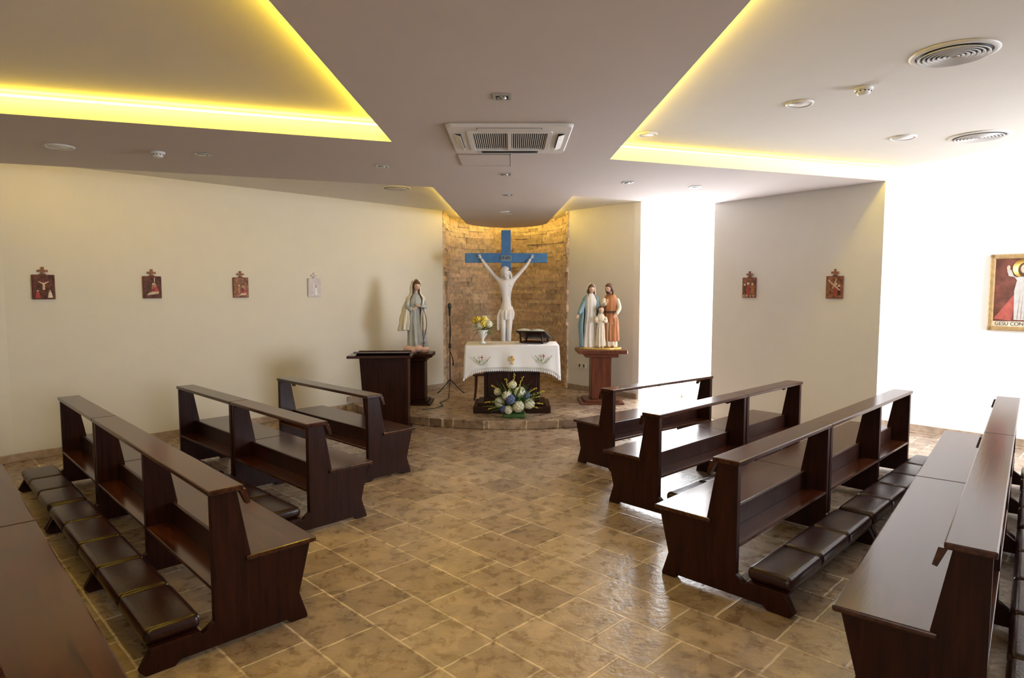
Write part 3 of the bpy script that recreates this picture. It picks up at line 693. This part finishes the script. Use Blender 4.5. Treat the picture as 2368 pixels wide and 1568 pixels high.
# stations
M_can=mat('icon_dark_print',(.10,.035,.025),.55,var=.7,scale=26,spec=.25)
M_can2=mat('icon_warm_print',(.24,.11,.065),.55,var=.6,scale=30,spec=.25)
M_edge=mat('icon_red_edge',(.20,.04,.04),.5,spec=.25); M_fcream=mat('icon_figure_tone',(.60,.44,.33),.5,var=.3,scale=50,spec=.25)
M_glare=mat('icon_glare_print',(.62,.58,.62),.12,var=.12,scale=30)  # white glare on one plaque, put into its colour
def station(A,B,s,m,kind,z=1.93):
    A=Vector(A);B=Vector(B);d=(B-A).normalized(); p=A+d*s
    e=empty('station_of_the_cross',(p.x,p.y,z),math.atan2(d.y,d.x))
    y0=-.002
    box('plaque_edge',-.108,.108,-.022,y0,-.138,.138,M_edge if kind!=9 else M_glare,e,.008)
    box('plaque_print',-.102,.102,-.0245,-.0215,-.132,.132,m,e)
    mm=M_can2 if kind!=9 else M_glare
    box('cross_upright',-.013,.013,-.02,y0,.138,.225,mm,e,.003)
    box('cross_arm',-.048,.048,-.02,y0,.168,.194,mm,e,.003)
    box('cross_foot',-.028,.028,-.02,y0,.138,.150,mm,e,.003)
    y=-.0255
    def fig(x,z,h,mm,lean=0,nm='figure'):
        flat(nm+'_robe',[(x-.022+lean*.2,z),(x+.026,z),(x+.014+lean*h,z+h*.72),(x-.010+lean*h,z+h*.72)],mm,e,y)
        lathe(nm+'_head',[(.001,-.0005),(h*.11,-.0005),(h*.11,.0005),(.001,.0005)],M_fcream,e,(x+.002+lean*h,y-.001,z+h*.84),rot=(rad(90),0,0),seg=14)
    if kind==0:
        box('painted_cross_v',-.006,.006,y,y+.001,-.06,.11,M_edge,e); box('painted_cross_h',-.06,.06,y,y+.001,.055,.068,M_edge,e)
        flat('painted_corpus',[(-.012,-.03),(.012,-.03),(.010,.03),(.05,.058),(.048,.066),(0,.045),(-.048,.066),(-.05,.058),(-.010,.03)],M_fcream,e,y-.001)
        fig(-.06,-.12,.09,M_redp); fig(.055,-.12,.09,M_cream); 
    elif kind==1:
        flat('painted_body',[(-.07,-.10),(.07,-.08),(.075,-.05),(.0,-.055),(-.05,-.07)],M_fcream,e,y-.001); fig(-.01,-.07,.13,M_tun,.1); fig(.05,-.05,.1,M_redp,-.2)
        box('painted_cross_v',.02,.03,y,y+.001,-.0,.12,M_fcream,e)
    elif kind==2:
        fig(-.045,-.08,.13,M_tun,.1); fig(.01,-.09,.12,M_edge,.1); fig(.055,-.1,.11,M_redp,-.1); flat('painted_body',[(-.03,-.11),(.07,-.10),(.07,-.07),(.0,-.08)],M_fcream,e,y-.002)
    elif kind==3:
        fig(-.01,-.09,.17,M_redp); fig(.055,-.08,.15,M_tun); fig(-.065,-.08,.14,M_hair)
        for q in range(4): box('floor_check',-.09+.05*q,-.065+.05*q,y,y+.001,-.125,-.105,M_fcream,e)
    elif kind==4:
        fig(.0,-.11,.18,M_redp,.1); fig(.06,-.1,.14,M_can); flat('painted_cross_a',[(-.08,.08),(-.07,.095),(.08,-.03),(.07,-.045)],M_fcream,e,y-.002); flat('painted_cross_b',[(.02,.10),(.035,.105),(-.01,-.02),(-.025,-.015)],M_fcream,e,y-.002)
    else:
        box('painted_cross_v',-.02,-.012,y,y+.001,-.05,.08,M_white,e); fig(.02,-.11,.15,M_white)
for s,m,k in [(.35,M_can,0),(1.47,M_can,1),(2.59,M_can2,2),(3.71,M_glare,9)]: station(LW0,LW1,s,m,k)
for s,m,k in [(.617,M_can2,3),(1.817,M_can2,4)]: station(PA,PB,s,m,k)

# framed painting
A=Vector(WC);B=Vector(WE);d=(B-A).normalized(); p=A+d*(4.44+.36)
pf=empty('framed_painting',(p.x,p.y,1.865),math.atan2(d.y,d.x))
W2,H2=.36,.465
M_fr=mat('gilt_wood_frame',(.42,.28,.13),.4,metal=.3,var=.2)
for nm,a in [('frame_left',(-W2,-W2+.055,-H2,H2)),('frame_right',(W2-.055,W2,-H2,H2)),('frame_top',(-W2,W2,H2-.055,H2)),('frame_bottom',(-W2,W2,-H2,-H2+.055))]:
    box(nm,a[0],a[1],-.045,-.002,a[2],a[3],M_fr,pf,.012)
box('canvas',-.31,.31,-.02,-.004,-.415,.415,mat('painting_dark_red_ground',(.15,.05,.035),.5,var=.5,scale=9),pf)
def pflat(nm,pts,m,k=0): return mk(nm,[(x,-.0215-.001*k,z) for x,z in pts],[tuple(range(len(pts)))],m,pf)
M_ray=mat('painted_pale_ray',(.50,.48,.46),.6,var=.1); M_ray2=mat('painted_red_ray',(.40,.09,.07),.6,var=.2)
pflat('painted_red_light',[(-.03,.10),(-.30,-.32),(-.13,-.34)],M_ray2,0); pflat('painted_pale_light',[(.0,.10),(.02,-.34),(.20,-.34)],M_ray,0)
lathe('painted_halo',[(.001,-.0004),(.115,-.0004),(.115,.0004),(.001,.0004)],M_gold,pf,(-.02,-.0225,.29),rot=(rad(90),0,0))
pflat('painted_robe',[(-.08,.19),(.08,.19),(.12,.02),(.10,-.33),(-.10,-.33),(-.11,.02)],M_ray,2)
pflat('painted_sleeve_raised',[(-.08,.18),(-.17,.20),(-.19,.27),(-.15,.28),(-.12,.20),(-.07,.12)],M_ray,3)
pflat('painted_sleeve',[(.08,.18),(.13,.08),(.03,.06),(.03,.10),(.07,.11)],M_cream,3)
ellip('painted_hair',(-.02,-.0245,.275),(.062,.002,.085),M_hair,pf); ellip('painted_face',(-.02,-.0262,.285),(.038,.002,.052),M_fcream,pf)
ellip('painted_raised_hand',(-.175,-.0262,.30),(.018,.001,.03),M_fcream,pf); ellip('painted_hand',(.03,-.0262,.085),(.022,.001,.018),M_fcream,pf)
for q in range(5): pflat('painted_fold',[(-.07+.035*q,-.32),(-.065+.035*q,-.32),(-.045+.025*q,.05)],M_can2,4)
box('caption_band',-.305,.305,-.024,-.02,-.41,-.35,M_cream,pf)
text('caption','GESÙ CONFIDO IN TE',.062,(0,-.0255,-.38),(rad(90),0,0),M_black,pf,.0005,.92)

A=Vector(RW0);B=Vector(RW1);d=(B-A).normalized(); p=A+d*.34
po=empty('power_outlet',(p.x,p.y,.56),math.atan2(d.y,d.x))
box('cover',-.10,.10,-.012,-.001,-.045,.045,M_white,po,.004)
for x in (-.05,0,.05): box('socket',x-.018,x+.018,-.0145,-.012,-.025,.025,M_dark if x else M_white,po,.003)
for x in (-.05,0,.05): lathe('pin_hole',[(.001,0),(.006,0),(.006,.001),(.001,.001)],M_white,po,(x,-.016,0),12,rot=(rad(90),0,0))

# ceiling fixtures
ac=empty('ceiling_air_conditioner',(-.02,5.44,ZL))
h=.49
def rframe(nm,o_,i_,z0,z1,m,par,r=.05):
    def rr_(h_,r_):
        out=[]
        for cx,cy,a0 in ((h_-r_,h_-r_,0),(-h_+r_,h_-r_,90),(-h_+r_,-h_+r_,180),(h_-r_,-h_+r_,270)):
            for q in range(7): a=rad(a0+90*q/6); out.append((cx+r_*math.cos(a),cy+r_*math.sin(a)))
        return out
    O=rr_(o_,r);I=rr_(i_,r*.4);n=len(O)
    v=[(x,y,z1) for x,y in O]+[(x*.97,y*.97,z0) for x,y in O]+[(x,y,z0) for x,y in I]+[(x,y,z1) for x,y in I]
    f=[]
    for q in range(n):
        w=(q+1)%n
        for k in range(3): f.append((k*n+q,k*n+w,(k+1)*n+w,(k+1)*n+q))
    return mk(nm,v,f,m,par)
rframe('panel_frame',h,.33,-.025,-.002,M_white,ac)
box('recess_back',-.34,.34,-.34,.34,-.010,-.004,M_dark,ac)
for a in range(4):
    g=bpy.data.objects.new('side_vent',None); COL.objects.link(g); g.parent=ac; g.rotation_euler=(0,0,a*math.pi/2)
    box('slot',-.25,.25,.385,.435,-.0265,-.02,M_dark,g)
    o=box('flap',-.245,.245,-.026,.026,-.002,.002,M_white,g,.001); o.location=(0,.412,-.037); o.rotation_euler=(rad(18),0,0)
rframe('grille_frame',.345,.30,-.034,-.012,M_white,ac,.02)
for k in range(36):
    x=-.292+.584*k/35; box('grille_slat',x-.003,x+.003,-.295,.295,-.024,-.012,M_white,ac)
box('grille_divider',-.016,.016,-.3,.3,-.033,-.012,M_white,ac)
hp=empty('access_hatch',(-.26,6.34,ZL))
box('hatch_panel',-.24,.24,-.26,.26,-.006,-.0005,M_ceil,hp)
for a in [(-.25,-.243,-.27,.27),(.243,.25,-.27,.27),(-.25,.25,-.27,-.263),(-.25,.25,.263,.27)]: box('hatch_edge',*a,-.008,-.0005,M_steel,hp)
for x,y in [(-.065,4.29),(-.07,7.09),(-.05,8.62),(-.06,10.88),(-1.31,6.63),(-2.85,6.05),(1.35,7.63),(2.22,7.94)]:
    e=empty('recessed_spotlight',(x,y,ZL))
    for nm,a in [('trim_a',(-.06,-.042,-.045,.045)),('trim_b',(.042,.06,-.045,.045)),('trim_c',(-.06,.06,-.06,-.042)),('trim_d',(-.06,.06,.042,.06))]: box(nm,*a,-.008,-.0005,M_steel,e)
    box('recess',-.045,.045,-.045,.045,-.003,-.0005,M_dark,e)
    lathe('lamp',[(.028,-.014),(.032,-.003),(.012,-.003),(.012,-.012)],M_steel,e,(0,0,0),20)
def disc(name,x,y,z,r,grille=False):
    e=empty(name,(x,y,z)); lathe('rim',[(r*.6,-.0005),(r,-.0005),(r*1.0,-.006),(r*.93,-.014),(r*.86,-.014),(r*.84,-.006)],M_white,e,seg=40)
    lathe('mesh',[(.001,-.009),(r*.86,-.009),(r*.86,-.002),(.001,-.002)],M_white if not grille else M_dark,e,seg=40)
    if grille:
        for q in range(7):
            rr2=r*(.80-.11*q)
            if rr2>.02: 
                v=[];f=[];n=40
                for (a,b3) in ((rr2,-.022),(rr2-.016,-.010),(rr2-.019,-.012),(rr2-.004,-.026)):
                    for i in range(n): v.append((a*math.cos(2*math.pi*i/n),a*math.sin(2*math.pi*i/n),b3))
                for k in range(4):
                    for i in range(n): f.append((k*n+i,k*n+(i+1)%n,((k+1)%4)*n+(i+1)%n,((k+1)%4)*n+i))
                mk('vane_%d'%q,v,f,M_white,e,True)
    return e
disc('ceiling_air_diffuser',2.62,3.94,ZU,.23,True); disc('ceiling_air_diffuser',4.26,6.0,ZU,.24,True); disc('ceiling_air_diffuser',-1.59,9.0,ZU,.2,True)
disc('ceiling_speaker',2.165,4.97,ZU,.1); disc('ceiling_speaker',3.6,6.05,ZU,.11); disc('ceiling_speaker',1.22,5.92,ZU,.09)
disc('ceiling_speaker',-3.95,5.74,ZL,.115); disc('ceiling_speaker',-.12,10.45,ZL,.08)
for x,y,z in [(-3.22,5.97,ZL),(2.44,4.59,ZU)]:
    e=empty('smoke_detector',(x,y,z)); lathe('base',[(.06,-.0005),(.06,-.018),(.052,-.022),(.045,-.024),(.045,-.032),(.042,-.045),(.025,-.052),(.002,-.053)],M_white,e)
    for q in range(10):
        a=q*math.pi/5; box('slot',.045*math.cos(a)-.004,.045*math.cos(a)+.004,.045*math.sin(a)-.004,.045*math.sin(a)+.004,-.033,-.026,M_dark,e)

# ------------------------------------------------------------ lights
def area(name,loc,target,sx,sy,power,col):
    l=bpy.data.lights.new(name,'AREA'); l.shape='RECTANGLE'; l.size=sx; l.size_y=sy; l.energy=power; l.color=col
    o=bpy.data.objects.new(name,l); COL.objects.link(o); o.location=loc
    o.rotation_euler=(Vector(target)-Vector(loc)).to_track_quat('-Z','Y').to_euler(); return o
area('fill_light_side',(8.0,4.2,1.9),(5.3,8.9,1.7),3.0,2.4,560,(.88,.93,1))  # added fill lamp to brighten the picture wall, no window stands here
area('fill_light_rear',(-1.5,-2.6,2.4),(-.5,8,1.2),5,1.6,66,(1,.94,.87))  # added soft fill lamp behind the camera
w=bpy.data.worlds.new('world'); scene.world=w; w.use_nodes=True
w.node_tree.nodes['Background'].inputs[0].default_value=(1,.95,.9,1); w.node_tree.nodes['Background'].inputs[1].default_value=.25
# ------------------------------------------------------------ camera
cd=bpy.data.cameras.new('camera'); cam=bpy.data.objects.new('camera',cd); COL.objects.link(cam)
cam.location=(0,0,1.9); cam.rotation_euler=(rad(90-4.375),0,0); cd.sensor_width=36; cd.lens=1490/2368*36; cd.clip_start=.05
scene.camera=cam
